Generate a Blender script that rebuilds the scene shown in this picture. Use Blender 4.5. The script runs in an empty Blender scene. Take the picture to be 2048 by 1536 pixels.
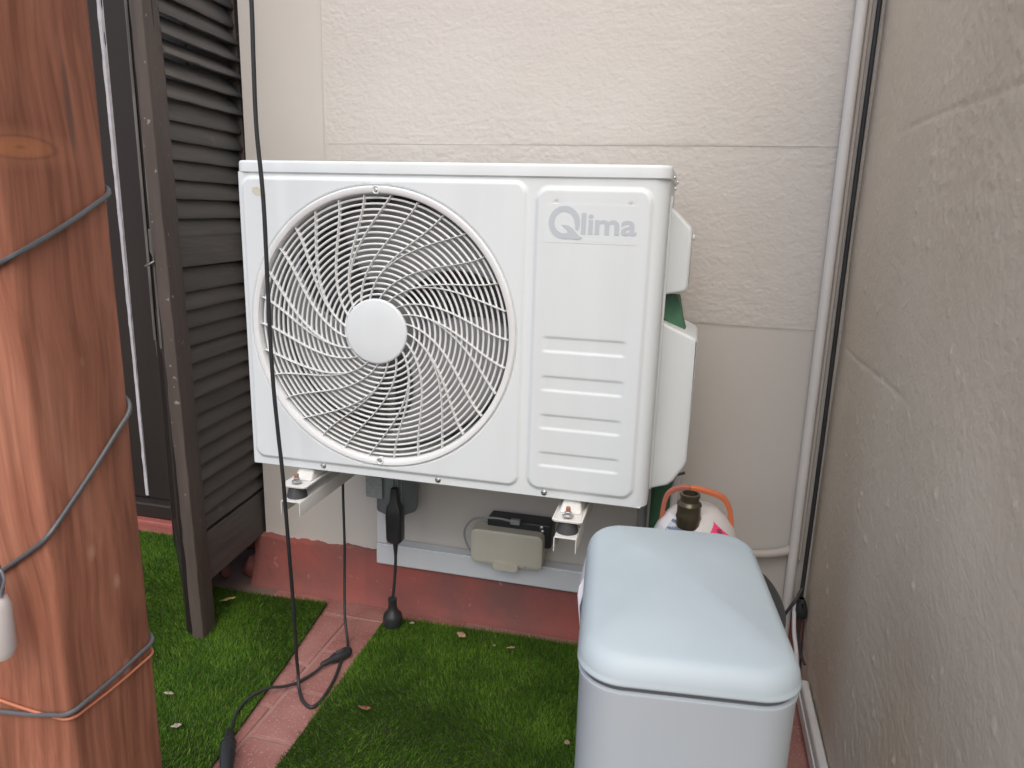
import bpy, math, random
import numpy as np
from mathutils import Vector, Matrix, noise
random.seed(7); rng = np.random.default_rng(11)
PI = math.pi; R = math.radians
scene = bpy.context.scene
COL = scene.collection

# ------------------------------------------------------------------ camera
CAM_H = 1.14; FPX = 1452.9
cam_d = bpy.data.cameras.new('camera'); cam = bpy.data.objects.new('camera', cam_d); COL.objects.link(cam)
def cam_axes(yaw, pit, roll):
    cy, sy, cp, sp = math.cos(yaw), math.sin(yaw), math.cos(pit), math.sin(pit)
    f = Vector((-sy*cp, cy*cp, -sp)); r = Vector((cy, sy, 0)); d = f.cross(r)
    cr, sr = math.cos(roll), math.sin(roll)
    return cr*r + sr*d, -(-sr*r + cr*d), f
_r, _u, _f = cam_axes(R(13.743), R(13.33), R(-1.606))
cam.matrix_world = Matrix(((_r.x, _u.x, -_f.x, 0), (_r.y, _u.y, -_f.y, 0), (_r.z, _u.z, -_f.z, CAM_H), (0, 0, 0, 1)))
cam_d.sensor_width = 36; cam_d.lens = FPX/2048*36; cam_d.clip_start = .02; cam_d.clip_end = 500
cam_d.dof.use_dof = True; cam_d.dof.focus_distance = 1.6; cam_d.dof.aperture_fstop = 11
scene.camera = cam

# ------------------------------------------------------------------ sky, sun, exposure
SUN_EL, SUN_AZ = 53, 166          # azimuth the light comes from, degrees clockwise from +Y (behind the camera)
w = bpy.data.worlds.new('World'); scene.world = w; w.use_nodes = True
nt = w.node_tree; bg = nt.nodes['Background']
sky = nt.nodes.new('ShaderNodeTexSky'); sky.sky_type = 'NISHITA'; sky.sun_disc = False
sky.sun_elevation = R(SUN_EL); sky.sun_rotation = R(SUN_AZ)
sky.air_density = 1.0; sky.dust_density = 4.0; sky.ozone_density = 1.0
nt.links.new(sky.outputs[0], bg.inputs[0]); bg.inputs[1].default_value = .15
sd = bpy.data.lights.new('sun', 'SUN'); sun = bpy.data.objects.new('sun', sd); COL.objects.link(sun)
sd.energy = 1.1; sd.angle = R(75); sd.color = (1, .99, .975)
_s = Vector((math.sin(R(SUN_AZ))*math.cos(R(SUN_EL)), math.cos(R(SUN_AZ))*math.cos(R(SUN_EL)), math.sin(R(SUN_EL))))
sun.rotation_euler = _s.to_track_quat('Z', 'Y').to_euler(); sun.location = _s*6
vs = scene.view_settings; vs.view_transform = 'Standard'; vs.look = 'None'; vs.gamma = 1; vs.exposure = 0.37
vs.use_curve_mapping = False

# ------------------------------------------------------------------ materials
M = {}
def mat(name, col, rough=.6, col2=None, nscale=8, nstretch=(1, 1, 1), lo=.35, hi=.65, detail=6,
        bscale=0, bstr=.2, bdist=.002, bstretch=(1, 1, 1), metal=0, spec=.5, speck=None, speck_scale=60, speck_thr=.68,
        trans=0, ior=1.45, alpha=1, rough2=None):
    m = bpy.data.materials.new(name); m.use_nodes = True; t = m.node_tree; n = t.nodes; l = t.links
    b = n['Principled BSDF']; b.inputs['Roughness'].default_value = rough; b.inputs['Metallic'].default_value = metal
    b.inputs['Specular IOR Level'].default_value = spec; b.inputs['IOR'].default_value = ior
    b.inputs['Transmission Weight'].default_value = trans
    b.inputs['Base Color'].default_value = (*col, 1)
    tc = n.new('ShaderNodeTexCoord')
    def nz(scale, stretch, det):
        mp = n.new('ShaderNodeMapping'); mp.inputs['Scale'].default_value = stretch; l.new(tc.outputs['Object'], mp.inputs[0])
        x = n.new('ShaderNodeTexNoise'); x.inputs['Scale'].default_value = scale; x.inputs['Detail'].default_value = det
        l.new(mp.outputs[0], x.inputs['Vector']); return x
    cur = None
    if col2 is not None:
        x = nz(nscale, nstretch, detail); rp = n.new('ShaderNodeValToRGB')
        rp.color_ramp.elements[0].position = lo; rp.color_ramp.elements[1].position = hi
        rp.color_ramp.elements[0].color = (*col, 1); rp.color_ramp.elements[1].color = (*col2, 1)
        l.new(x.outputs[0], rp.inputs[0]); cur = rp.outputs[0]
        if rough2 is not None:
            mr = n.new('ShaderNodeMapRange'); mr.inputs[1].default_value = lo; mr.inputs[2].default_value = hi
            mr.inputs[3].default_value = rough; mr.inputs[4].default_value = rough2
            l.new(x.outputs[0], mr.inputs[0]); l.new(mr.outputs[0], b.inputs['Roughness'])
    if speck is not None:
        x = nz(speck_scale, (1, 1, 1), 3); rp = n.new('ShaderNodeValToRGB')
        rp.color_ramp.elements[0].position = speck_thr; rp.color_ramp.elements[1].position = speck_thr+.04
        l.new(x.outputs[0], rp.inputs[0]); mx = n.new('ShaderNodeMix'); mx.data_type = 'RGBA'
        l.new(rp.outputs[0], mx.inputs[0])
        if cur: l.new(cur, mx.inputs[6])
        else: mx.inputs[6].default_value = (*col, 1)
        mx.inputs[7].default_value = (*speck, 1); cur = mx.outputs[2]
    if cur: l.new(cur, b.inputs['Base Color'])
    if bscale:
        x = nz(bscale, bstretch, 5); bp = n.new('ShaderNodeBump'); bp.inputs['Strength'].default_value = bstr
        bp.inputs['Distance'].default_value = bdist; l.new(x.outputs[0], bp.inputs['Height']); l.new(bp.outputs[0], b.inputs['Normal'])
    M[name] = m; return m

mat('plaster', (.575, .55, .51), .85, (.54, .51, .47), 3.0, lo=.3, hi=.75, bscale=120, bstr=.6, bdist=.0025, bstretch=(.85, 1, 1.1), speck=(.49, .465, .44), speck_scale=60, speck_thr=.755)
mat('smooth_plaster', (.57, .545, .505), .8, (.535, .51, .47), 3.0, lo=.3, hi=.75, bscale=16, bstr=.25, bdist=.004)
mat('rough_plaster', (.645, .57, .465), .75, (.585, .51, .41), 4, lo=.3, hi=.75, bscale=150, bstr=.55, bdist=.0025)
mat('plinth_red', (.32, .088, .072), .72, (.195, .082, .072), 6, lo=.36, hi=.66, detail=9, bscale=34, bstr=.45, bdist=.005, speck=(.34, .15, .13), speck_scale=38, speck_thr=.675)
mat('tile_red', (.36, .17, .145), .75, (.27, .105, .09), 9, lo=.38, hi=.68, bscale=90, bstr=.3, bdist=.002, speck=(.42, .25, .22), speck_scale=170, speck_thr=.60)
mat('grout', (.38, .215, .185), .9, (.33, .175, .15), 20, bscale=80, bstr=.3)
mat('slab', (.24, .16, .14), .85, (.19, .13, .115), 8, bscale=50, bstr=.3, bdist=.003)
mat('ac_white', (.745, .80, .81), .45, (.70, .745, .75), 5, nstretch=(2.5, 1, .35), lo=.42, hi=.85, spec=.4, bscale=2.2, bstr=.12, bdist=.004)
mat('ac_side', (.71, .755, .755), .45, (.67, .71, .71), 3, spec=.4)
mat('grille_white', (.80, .82, .815), .42, (.74, .745, .73), 5, lo=.45, hi=.8, spec=.4)
mat('ac_inner', (.46, .47, .46), .6, (.38, .385, .37), 6)
mat('coil', (.46, .475, .48), .5, (.36, .37, .375), 40, nstretch=(20, 1, .3), bscale=60, bstr=.4, bstretch=(20, 1, .2), metal=0)
mat('blade', (.42, .43, .44), .5, (.37, .375, .38), 5)
mat('steel', (.62, .63, .64), .3, metal=1, col2=(.5, .5, .5), nscale=30)
mat('rust', (.30, .13, .08), .8, (.42, .2, .12), 60)
mat('bracket_white', (.76, .755, .72), .45, (.70, .69, .64), 9, lo=.4, hi=.8, speck=(.45, .34, .24), speck_scale=28, speck_thr=.75)
mat('rubber', (.05, .053, .056), .6, (.07, .073, .075), 12)
mat('cable', (.022, .024, .026), .5, (.034, .036, .036), 14)
mat('cable_grey', (.30, .32, .32), .55)
mat('black_plastic', (.022, .024, .026), .42, (.035, .036, .037), 9)
mat('logo', (.53, .585, .62), .5)
mat('logo_plate', (.735, .79, .80), .42)
mat('tape', (.66, .64, .55), .6, (.6, .57, .47), 30)
mat('trunking', (.70, .735, .755), .45, (.65, .685, .70), 4, speck=(.46, .47, .46), speck_scale=30, speck_thr=.74)
mat('conduit', (.68, .67, .65), .45, (.63, .62, .6), 5)
mat('painted_pipe', (.50, .46, .42), .7, (.46, .42, .38), 6)
mat('beige', (.60, .575, .48), .5, (.545, .52, .43), 8, speck=(.3, .29, .24), speck_scale=35, speck_thr=.74)
mat('box_grey', (.20, .235, .235), .5, (.17, .195, .195), 8)
mat('label_grey', (.36, .38, .37), .6, (.28, .3, .3), 60, nstretch=(1, 1, 4))
mat('green_tube', (.065, .19, .105), .6, (.05, .13, .08), 20)
mat('white_cable', (.68, .69, .70), .5)
mat('bin_metal', (.42, .49, .52), .5, (.45, .50, .54), 3, spec=.45, speck=(.52, .585, .625), speck_scale=40, speck_thr=.76)
mat('bin_lid', (.465, .55, .585), .5, (.425, .505, .54), 7, spec=.45, speck=(.36, .40, .44), speck_scale=48, speck_thr=.745)
mat('gasket', (.10, .11, .12), .5)
mat('bag', (.75, .73, .80), .5)
mat('canister', (.62, .60, .58), .45, (.55, .53, .5), 7)
mat('orange', (.62, .16, .06), .45, (.55, .14, .055), 8)
mat('orange_faded', (.42, .13, .085), .5, (.36, .115, .075), 9)
mat('brass_dark', (.10, .085, .055), .28, (.065, .055, .04), 20, metal=.55)
mat('pink', (.80, .055, .17), .5)
mat('label_white', (.66, .66, .66), .5)
mat('label_blue', (.16, .19, .26), .5, (.5, .53, .57), 55, nstretch=(1, 1, 3), lo=.5, hi=.56)
mat('ink', (.05, .05, .09), .5)
mat('bulb', (.62, .58, .55), .25, (.56, .52, .49), 8)
mat('bulb_cap', (.16, .17, .19), .5)
mat('orange_wire', (.50, .18, .10), .5)
mat('door_brown', (.017, .0125, .011), .55, (.024, .018, .015), 7, nstretch=(1, 1, .1))
mat('seal_white', (.50, .50, .53), .6, (.40, .40, .42), 30)
mat('grey_wood', (.17, .165, .155), .75, (.09, .085, .08), 18, nstretch=(4, 4, .4), bscale=40, bstr=.4, bstretch=(4, 4, .3))
mat('shutter_brown', (.095, .072, .060), .6, (.062, .050, .043), 10, nstretch=(3, 3, .3), lo=.3, hi=.7, bscale=50, bstr=.5, bdist=.003, bstretch=(3, 3, .4), speck=(.24, .21, .18), speck_scale=55, speck_thr=.69)
mat('slat_dark', (.095, .086, .077), .55, (.066, .062, .057), 9, nstretch=(3, .4, 3), bscale=40, bstr=.4, bdist=.003, bstretch=(4, .3, 4), speck=(.11, .105, .095), speck_scale=26, speck_thr=.70)
mat('leaf_tan', (.42, .28, .19), .7, (.33, .2, .13), 60)
mat('leaf_pale', (.38, .33, .28), .7, (.27, .22, .18), 60)
mat('leaf_yellow', (.55, .44, .20), .6, (.48, .36, .15), 60)
mat('leaf_brown', (.25, .11, .06), .7, (.18, .08, .05), 60)
mat('turf_back', (.02, .035, .008), .9, (.03, .045, .012), 30)
mat('ground_far', (.22, .19, .165), .9, (.18, .16, .14), 3)

def wood_post():
    m = bpy.data.materials.new('post_wood'); m.use_nodes = True; t = m.node_tree; n = t.nodes; l = t.links
    b = n['Principled BSDF']; b.inputs['Roughness'].default_value = .6; b.inputs['Specular IOR Level'].default_value = .15
    tc = n.new('ShaderNodeTexCoord')
    def mp(s):
        x = n.new('ShaderNodeMapping'); x.inputs['Scale'].default_value = s; l.new(tc.outputs['Object'], x.inputs[0]); return x
    # slow warp of the grain
    wn = n.new('ShaderNodeTexNoise'); wn.inputs['Scale'].default_value = 3.5; wn.inputs['Detail'].default_value = 2; l.new(mp((1, 1, .6)).outputs[0], wn.inputs['Vector'])
    ad = n.new('ShaderNodeVectorMath'); ad.operation = 'MULTIPLY_ADD'; ad.inputs[1].default_value = (.10, .10, 0)
    l.new(wn.outputs['Color'], ad.inputs[0]); l.new(tc.outputs['Object'], ad.inputs[2])
    ms = n.new('ShaderNodeMapping'); ms.inputs['Scale'].default_value = (1, 1, .035); l.new(ad.outputs[0], ms.inputs[0])
    g = n.new('ShaderNodeTexNoise'); g.inputs['Scale'].default_value = 95; g.inputs['Detail'].default_value = 5; g.inputs['Roughness'].default_value = .65; l.new(ms.outputs[0], g.inputs['Vector'])
    ms2 = n.new('ShaderNodeMapping'); ms2.inputs['Scale'].default_value = (1, 1, .16); l.new(ad.outputs[0], ms2.inputs[0])
    g2 = n.new('ShaderNodeTexNoise'); g2.inputs['Scale'].default_value = 17; g2.inputs['Detail'].default_value = 3; l.new(ms2.outputs[0], g2.inputs['Vector'])
    r1 = n.new('ShaderNodeValToRGB'); e = r1.color_ramp.elements
    e[0].position = .32; e[0].color = (.25, .105, .065, 1); e[1].position = .70; e[1].color = (.42, .195, .125, 1)
    k = e.new(.5); k.color = (.335, .138, .085, 1)
    l.new(g2.outputs[0], r1.inputs[0])
    r2 = n.new('ShaderNodeValToRGB'); e = r2.color_ramp.elements
    e[0].position = .36; e[0].color = (.55, .5, .48, 1); e[1].position = .62; e[1].color = (1.12, 1.12, 1.12, 1); l.new(g.outputs[0], r2.inputs[0])
    mx = n.new('ShaderNodeMix'); mx.data_type = 'RGBA'; mx.blend_type = 'MULTIPLY'; mx.inputs[0].default_value = .65
    l.new(r1.outputs[0], mx.inputs[6]); l.new(r2.outputs[0], mx.inputs[7])
    # knots
    v = n.new('ShaderNodeTexVoronoi'); v.inputs['Scale'].default_value = 16; l.new(mp((1, 1, .55)).outputs[0], v.inputs['Vector'])
    rk = n.new('ShaderNodeValToRGB'); rk.color_ramp.elements[0].position = .0; rk.color_ramp.elements[0].color = (1, 1, 1, 1)
    rk.color_ramp.elements[1].position = .11; rk.color_ramp.elements[1].color = (0, 0, 0, 1); l.new(v.outputs['Distance'], rk.inputs[0])
    mk = n.new('ShaderNodeMix'); mk.data_type = 'RGBA'; l.new(rk.outputs[0], mk.inputs[0]); l.new(mx.outputs[2], mk.inputs[6]); mk.inputs[7].default_value = (.50, .29, .20, 1)
    out = mk.outputs[2]
    def mark(c, sc, stops, prev):
        sb_ = n.new('ShaderNodeVectorMath'); sb_.operation = 'SUBTRACT'; sb_.inputs[1].default_value = c
        ad2 = n.new('ShaderNodeVectorMath'); ad2.operation = 'MULTIPLY_ADD'; ad2.inputs[1].default_value = (.006, .030, .030); l.new(wn.outputs['Color'], ad2.inputs[0]); l.new(tc.outputs['Object'], ad2.inputs[2])
        l.new(ad2.outputs[0], sb_.inputs[0])
        mu = n.new('ShaderNodeVectorMath'); mu.operation = 'MULTIPLY'; mu.inputs[1].default_value = sc; l.new(sb_.outputs[0], mu.inputs[0])
        ln = n.new('ShaderNodeVectorMath'); ln.operation = 'LENGTH'; l.new(mu.outputs[0], ln.inputs[0])
        rc = n.new('ShaderNodeValToRGB'); rf = n.new('ShaderNodeValToRGB')
        for ramp, key in ((rc, 1), (rf, 2)):
            el = ramp.color_ramp.elements
            el[0].position = stops[0][0]; el[0].color = (*stops[0][1], 1) if key == 1 else (stops[0][2],)*3+(1,)
            el[1].position = stops[-1][0]; el[1].color = (*stops[-1][1], 1) if key == 1 else (stops[-1][2],)*3+(1,)
            for st in stops[1:-1]:
                e_ = el.new(st[0]); e_.color = (*st[1], 1) if key == 1 else (st[2],)*3+(1,)
            l.new(ln.outputs['Value'], ramp.inputs[0])
        m_ = n.new('ShaderNodeMix'); m_.data_type = 'RGBA'; l.new(rf.outputs[0], m_.inputs[0]); l.new(prev, m_.inputs[6]); l.new(rc.outputs[0], m_.inputs[7]); return m_.outputs[2]
    out = mark((.064, -.025, 1.205), (6, 11, 42), [(0, (.22, .09, .05), .6), (.10, (.50, .20, .08), .55), (.34, (.52, .21, .09), .4), (.44, (.22, .09, .055), .5), (.54, (.46, .2, .1), .25), (.95, (.4, .18, .1), 0)], out)
    out = mark((.064, .037, 1.25), (3, 160, 14), [(0, (.14, .075, .06), .85), (.5, (.16, .085, .065), .7), (.95, (.3, .14, .09), 0)], out)
    l.new(out, b.inputs['Base Color'])
    bp = n.new('ShaderNodeBump'); bp.inputs['Strength'].default_value = .35; bp.inputs['Distance'].default_value = .002
    l.new(g.outputs[0], bp.inputs['Height']); l.new(bp.outputs[0], b.inputs['Normal'])
    M['post_wood'] = m
wood_post()
def turf_mat():
    m = bpy.data.materials.new('turf'); m.use_nodes = True; t = m.node_tree; n = t.nodes; l = t.links
    b = n['Principled BSDF']; b.inputs['Roughness'].default_value = .6; b.inputs['Specular IOR Level'].default_value = .12
    g = n.new('ShaderNodeNewGeometry'); rp = n.new('ShaderNodeValToRGB'); e = rp.color_ramp.elements
    e[0].position = 0; e[0].color = (.030, .088, .006, 1); e[1].position = 1; e[1].color = (.19, .24, .06, 1)
    k = e.new(.55); k.color = (.060, .155, .010, 1); k = e.new(.9); k.color = (.095, .185, .026, 1)
    l.new(g.outputs['Random Per Island'], rp.inputs[0])
    tc = n.new('ShaderNodeTexCoord'); nz = n.new('ShaderNodeTexNoise'); nz.inputs['Scale'].default_value = 7; nz.inputs['Detail'].default_value = 5; l.new(tc.outputs['Object'], nz.inputs['Vector'])
    r2 = n.new('ShaderNodeValToRGB'); r2.color_ramp.elements[0].position = .35; r2.color_ramp.elements[0].color = (.70, .72, .7, 1); r2.color_ramp.elements[1].position = .66; r2.color_ramp.elements[1].color = (1.35, 1.22, 1.1, 1)
    l.new(nz.outputs[0], r2.inputs[0]); mx = n.new('ShaderNodeMix'); mx.data_type = 'RGBA'; mx.blend_type = 'MULTIPLY'; mx.inputs[0].default_value = 1
    l.new(rp.outputs[0], mx.inputs[6]); l.new(r2.outputs[0], mx.inputs[7]); l.new(mx.outputs[2], b.inputs['Base Color'])
    M['turf'] = m
turf_mat()

# ------------------------------------------------------------------ mesh helpers
class MB:
    def __init__(s): s.v = []; s.f = []
    def add(s, vs, fs):
        o = len(s.v); s.v += [tuple(p) for p in vs]; s.f += [tuple(i+o for i in f) for f in fs]; return s
    def box(s, x0, x1, y0, y1, z0, z1):
        return s.add([(x0,y0,z0),(x1,y0,z0),(x1,y1,z0),(x0,y1,z0),(x0,y0,z1),(x1,y0,z1),(x1,y1,z1),(x0,y1,z1)],
                     [(0,3,2,1),(4,5,6,7),(0,1,5,4),(1,2,6,5),(2,3,7,6),(3,0,4,7)])
    def loops(s, L, cap0=True, cap1=True, closed=True):
        n = len(L[0]); o = len(s.v)
        for lp in L: s.v += [tuple(p) for p in lp]
        for i in range(len(L)-1):
            for j in range(n if closed else n-1):
                k = (j+1) % n
                s.f.append((o+i*n+j, o+i*n+k, o+(i+1)*n+k, o+(i+1)*n+j))
        if cap0: s.f.append(tuple(o+j for j in reversed(range(n))))
        if cap1: s.f.append(tuple(o+(len(L)-1)*n+j for j in range(n)))
        return s
    def lathe(s, prof, c=(0,0,0), n=28, axis='z', cap0=True, cap1=True):
        L = []
        for r, h in prof:
            lp = []
            for k in range(n):
                a = 2*PI*k/n; x, y = r*math.cos(a), r*math.sin(a)
                p = (x, y, h) if axis == 'z' else ((x, -h, y) if axis == 'y' else (h, x, y))
                lp.append((c[0]+p[0], c[1]+p[1], c[2]+p[2]))
            L.append(lp)
        return s.loops(L, cap0, cap1)
    def tube(s, pts, r, n=8, closed=False):
        pts = [Vector(p) for p in pts]; L = []; up = None
        N = len(pts)
        for i, p in enumerate(pts):
            if closed: d = (pts[(i+1) % N]-pts[i-1]).normalized()
            else: d = (pts[min(i+1, N-1)]-pts[max(i-1, 0)]).normalized()
            if up is None:
                up = Vector((0,0,1)) if abs(d.z) < .9 else Vector((1,0,0))
            a = (up - d*up.dot(d)).normalized(); b = d.cross(a); up = a
            rr = r[i] if isinstance(r, (list, tuple)) else r
            L.append([p + a*(rr*math.cos(2*PI*k/n)) + b*(rr*math.sin(2*PI*k/n)) for k in range(n)])
        if closed: L.append(L[0]); return s.loops(L, False, False)
        return s.loops(L)
    def build(s, name, m, parent=None, smooth=False, bevel=0, bseg=2):
        me = bpy.data.meshes.new(name); me.from_pydata(s.v, [], s.f); me.update()
        return link(name, me, m, parent, smooth, bevel, bseg)
def link(name, me, m, parent=None, smooth=False, bevel=0, bseg=2):
    o = bpy.data.objects.new(name, me); COL.objects.link(o)
    if m: me.materials.append(M[m])
    if parent: o.parent = parent
    if smooth:
        me.polygons.foreach_set('use_smooth', [True]*len(me.polygons))
        try: me.set_sharp_from_angle(angle=R(40))
        except Exception: pass
    if bevel:
        b = o.modifiers.new('bevel', 'BEVEL'); b.width = bevel; b.segments = bseg; b.limit_method = 'ANGLE'; b.angle_limit = R(35)
        b.harden_normals = False
        me.polygons.foreach_set('use_smooth', [True]*len(me.polygons))
        try: me.set_sharp_from_angle(angle=R(50))
        except Exception: pass
    return o
def tag(o, label, cat, group=None, kind=None):
    if label: o['label'] = label
    if cat: o['category'] = cat
    if group: o['group'] = group
    if kind: o['kind'] = kind
    return o
def empty(name, loc, rz=0, label=None, cat=None, group=None):
    o = bpy.data.objects.new(name, None); COL.objects.link(o); o.location = loc; o.rotation_euler = (0, 0, rz); o.empty_display_size = .05
    return tag(o, label, cat, group)
def struct(o): o['kind'] = 'structure'; return o
def spline(pts, k=8):
    P = [Vector(p) for p in pts]; P = [P[0]*2-P[1]] + P + [P[-1]*2-P[-2]]; out = []
    for i in range(1, len(P)-2):
        a, b, c, d = P[i-1], P[i], P[i+1], P[i+2]
        for j in range(k):
            t = j/k
            out.append(.5*((2*b)+(c-a)*t+(2*a-5*b+4*c-d)*t*t+(3*b-a-3*c+d)*t**3))
    out.append(P[-2]); return out
def rrect(hx, hy, r, n=6):
    pts = []
    for cx, cy, a0 in ((hx-r, hy-r, 0), (-hx+r, hy-r, 90), (-hx+r, -hy+r, 180), (hx-r, -hy+r, 270)):
        for k in range(n+1):
            a = R(a0+90*k/n); pts.append((cx+r*math.cos(a), cy+r*math.sin(a)))
    return pts
def grid_mesh(name, X, Y, Z, mask=None):
    h, wd = X.shape
    V = np.stack([X, Y, Z], -1).reshape(-1, 3)
    idx = np.arange(h*wd).reshape(h, wd)
    q = np.stack([idx[:-1, :-1], idx[:-1, 1:], idx[1:, 1:], idx[1:, :-1]], -1).reshape(-1, 4)
    if mask is not None: q = q[mask.reshape(-1)]
    me = bpy.data.meshes.new(name); me.vertices.add(len(V)); me.vertices.foreach_set('co', V.ravel())
    me.loops.add(q.size); me.loops.foreach_set('vertex_index', q.ravel().astype(np.int32))
    me.polygons.add(len(q)); me.polygons.foreach_set('loop_start', np.arange(0, q.size, 4, dtype=np.int32))
    me.update(calc_edges=True); me.validate(); return me
def vnoise(shape, cells, seed):
    """smooth value noise on a grid, cells = (rows, cols) of the lattice"""
    r = np.random.default_rng(seed); lat = r.random((cells[0]+3, cells[1]+3))
    a = np.linspace(0, cells[0], shape[0]); b = np.linspace(0, cells[1], shape[1])
    i = a.astype(int); j = b.astype(int); fa = (a-i)[:, None]; fb = (b-j)[None, :]
    fa = fa*fa*(3-2*fa); fb = fb*fb*(3-2*fb)
    g = lambda di, dj: lat[np.ix_(i+di, j+dj)]
    return (g(0,0)*(1-fa)+g(1,0)*fa)*(1-fb)+(g(0,1)*(1-fa)+g(1,1)*fa)*fb

WY = 1.84       # face of the house wall
XR = .345       # face of the side wall
XL = -1.22      # left corner of the wall beside the door

# ------------------------------------------------------------------ ground and floor
struct(MB().box(-60, 60, -60, 60, -.5, -.06).build('ground', 'ground_far'))
floor = struct(MB().box(-3.2, XR+.4, -2.2, 2.4, -.05, -.0035).build('floor', 'grout'))
rows = [(-1.0+.1655*i) for i in range(18)]
random.seed(3)
def tile(x0, x1, y0, y1):
    g = .005
    o = MB().box(x0+g, x1-g, y0+g, y1-g, -.006, .0+random.uniform(-.0006, .0006)).build('tile', 'tile_red', floor, bevel=.003)
    return o
for i in range(12):
    y = .05+.1655*i
    if y+.1655 > 1.80: continue
    tile(-.872, -.60, y, min(y+.1655, 1.79)); 
    tile(-1.15, -.872, y-.07, y-.07+.1655 if i < 9 else 1.70)
    tile(.07, .345, y+.03, min(y+.03+.1655, 1.79))
MB().box(-1.20, -.55, 1.709, 1.79, -.006, -.0005).build('tile', 'tile_red', floor, bevel=.003)
MB().box(-1.9, -1.15, 1.55, 2.05, -.006, .001).build('doorstep_slab', 'slab', floor, bevel=.003)

# ------------------------------------------------------------------ house wall: smooth corner strip and ashlar panels
wall = empty('house_wall', (0, WY, 0), 0, 'beige textured plaster house wall with block joints behind the outdoor unit', 'wall')
MB().box(XL+.003, XR+.5, .0022, .25, -.05, 3.2).build('wall_core', 'smooth_plaster', wall)
def panel(x0, x1, z0, z1, m, seed, dense=True):
    st = .0032 if dense else .008; nx = max(2, int((x1-x0)/st)); nz = max(2, int((z1-z0)/st))
    x = np.linspace(x0, x1, nx); z = np.linspace(z0, z1, nz); X, Z = np.meshgrid(x, z)
    h = .0022*vnoise(X.shape, (int((z1-z0)*6)+1, int((x1-x0)*5)+1), seed)
    if dense: h = h + .0015*vnoise(X.shape, (int((z1-z0)*130)+1, int((x1-x0)*110)+1), seed+1)*(.35+.65*vnoise(X.shape, (int((z1-z0)*4)+1, int((x1-x0)*3)+1), seed+3)) + .0006*vnoise(X.shape, (int((z1-z0)*60)+1, int((x1-x0)*40)+1), seed+2)
    d = np.minimum(np.minimum(X-x0, x1-X), np.minimum(Z-z0, z1-Z))
    e = np.clip(d/.0045, 0, 1); e = e*e*(3-2*e)
    Y = -(h - .003)*e + .0012*(1-e)
    return link('plaster_panel', grid_mesh('plaster_panel', X, Y, Z), m, wall, smooth=True)
J = .0006
panel(XL, -.98-J, .884+J, 3.2, 'smooth_plaster', 20, False)
panel(-.98+J, XR+.01, 1.302+J, 2.2, 'plaster', 30)
panel(-.98+J, XR+.01, .884+J, 1.302-J, 'plaster', 40)
panel(XL, XR+.01, 0, .884-J, 'smooth_plaster', 50, False)
MB().box(-.98+J, XR+.01, .0, .0015, 2.206, 3.2).build('plaster_panel', 'plaster', wall)
# reveal beside the door and wall beyond the door
MB().box(XL+.0, XL+.003, .012, .25, -.05, 3.2).build('reveal', 'smooth_plaster', wall)
# plinth: red painted base with a flared foot and a ragged top edge
def plinth(x0, x1):
    n = int((x1-x0)/.008); x = np.linspace(x0, x1, n)
    prof = [(.0, .012), (.0, -.012), (-.004, -.017), (-.05, -.024), (-.10, -.036), (-.125, -.043), (-.145, -.052), (-.158, -.062)]
    X = np.repeat(x[None, :], len(prof), 0); Y = np.zeros_like(X); Z = np.zeros_like(X)
    rag = .010*(vnoise((1, n), (1, int((x1-x0)*30)), 5)[0]-.5) + .006*(vnoise((1, n), (1, int((x1-x0)*90)), 6)[0]-.5)
    wob = vnoise((len(prof), n), (5, int((x1-x0)*14)), 9)
    for i, (dz, dy) in enumerate(prof):
        Z[i] = .152+dz+(rag if i < 3 else 0); Y[i] = dy-(.004*wob[i] if i > 1 else 0)
    o = link('plinth', grid_mesh('plinth', X, Y, Z), 'plinth_red', wall, smooth=True); return o
plinth(-1.245, XR)
MB().loops([[(-1.245, .012, .0), (-1.245, -.064, -.006), (-1.245, -.036, .03), (-1.245, -.018, .145), (-1.245, .012, .15)],
            [(-1.240, .012, .0), (-1.240, -.064, -.006), (-1.240, -.036, .03), (-1.240, -.018, .145), (-1.240, .012, .15)]]).build('plinth_end', 'plinth_red', wall)

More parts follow.
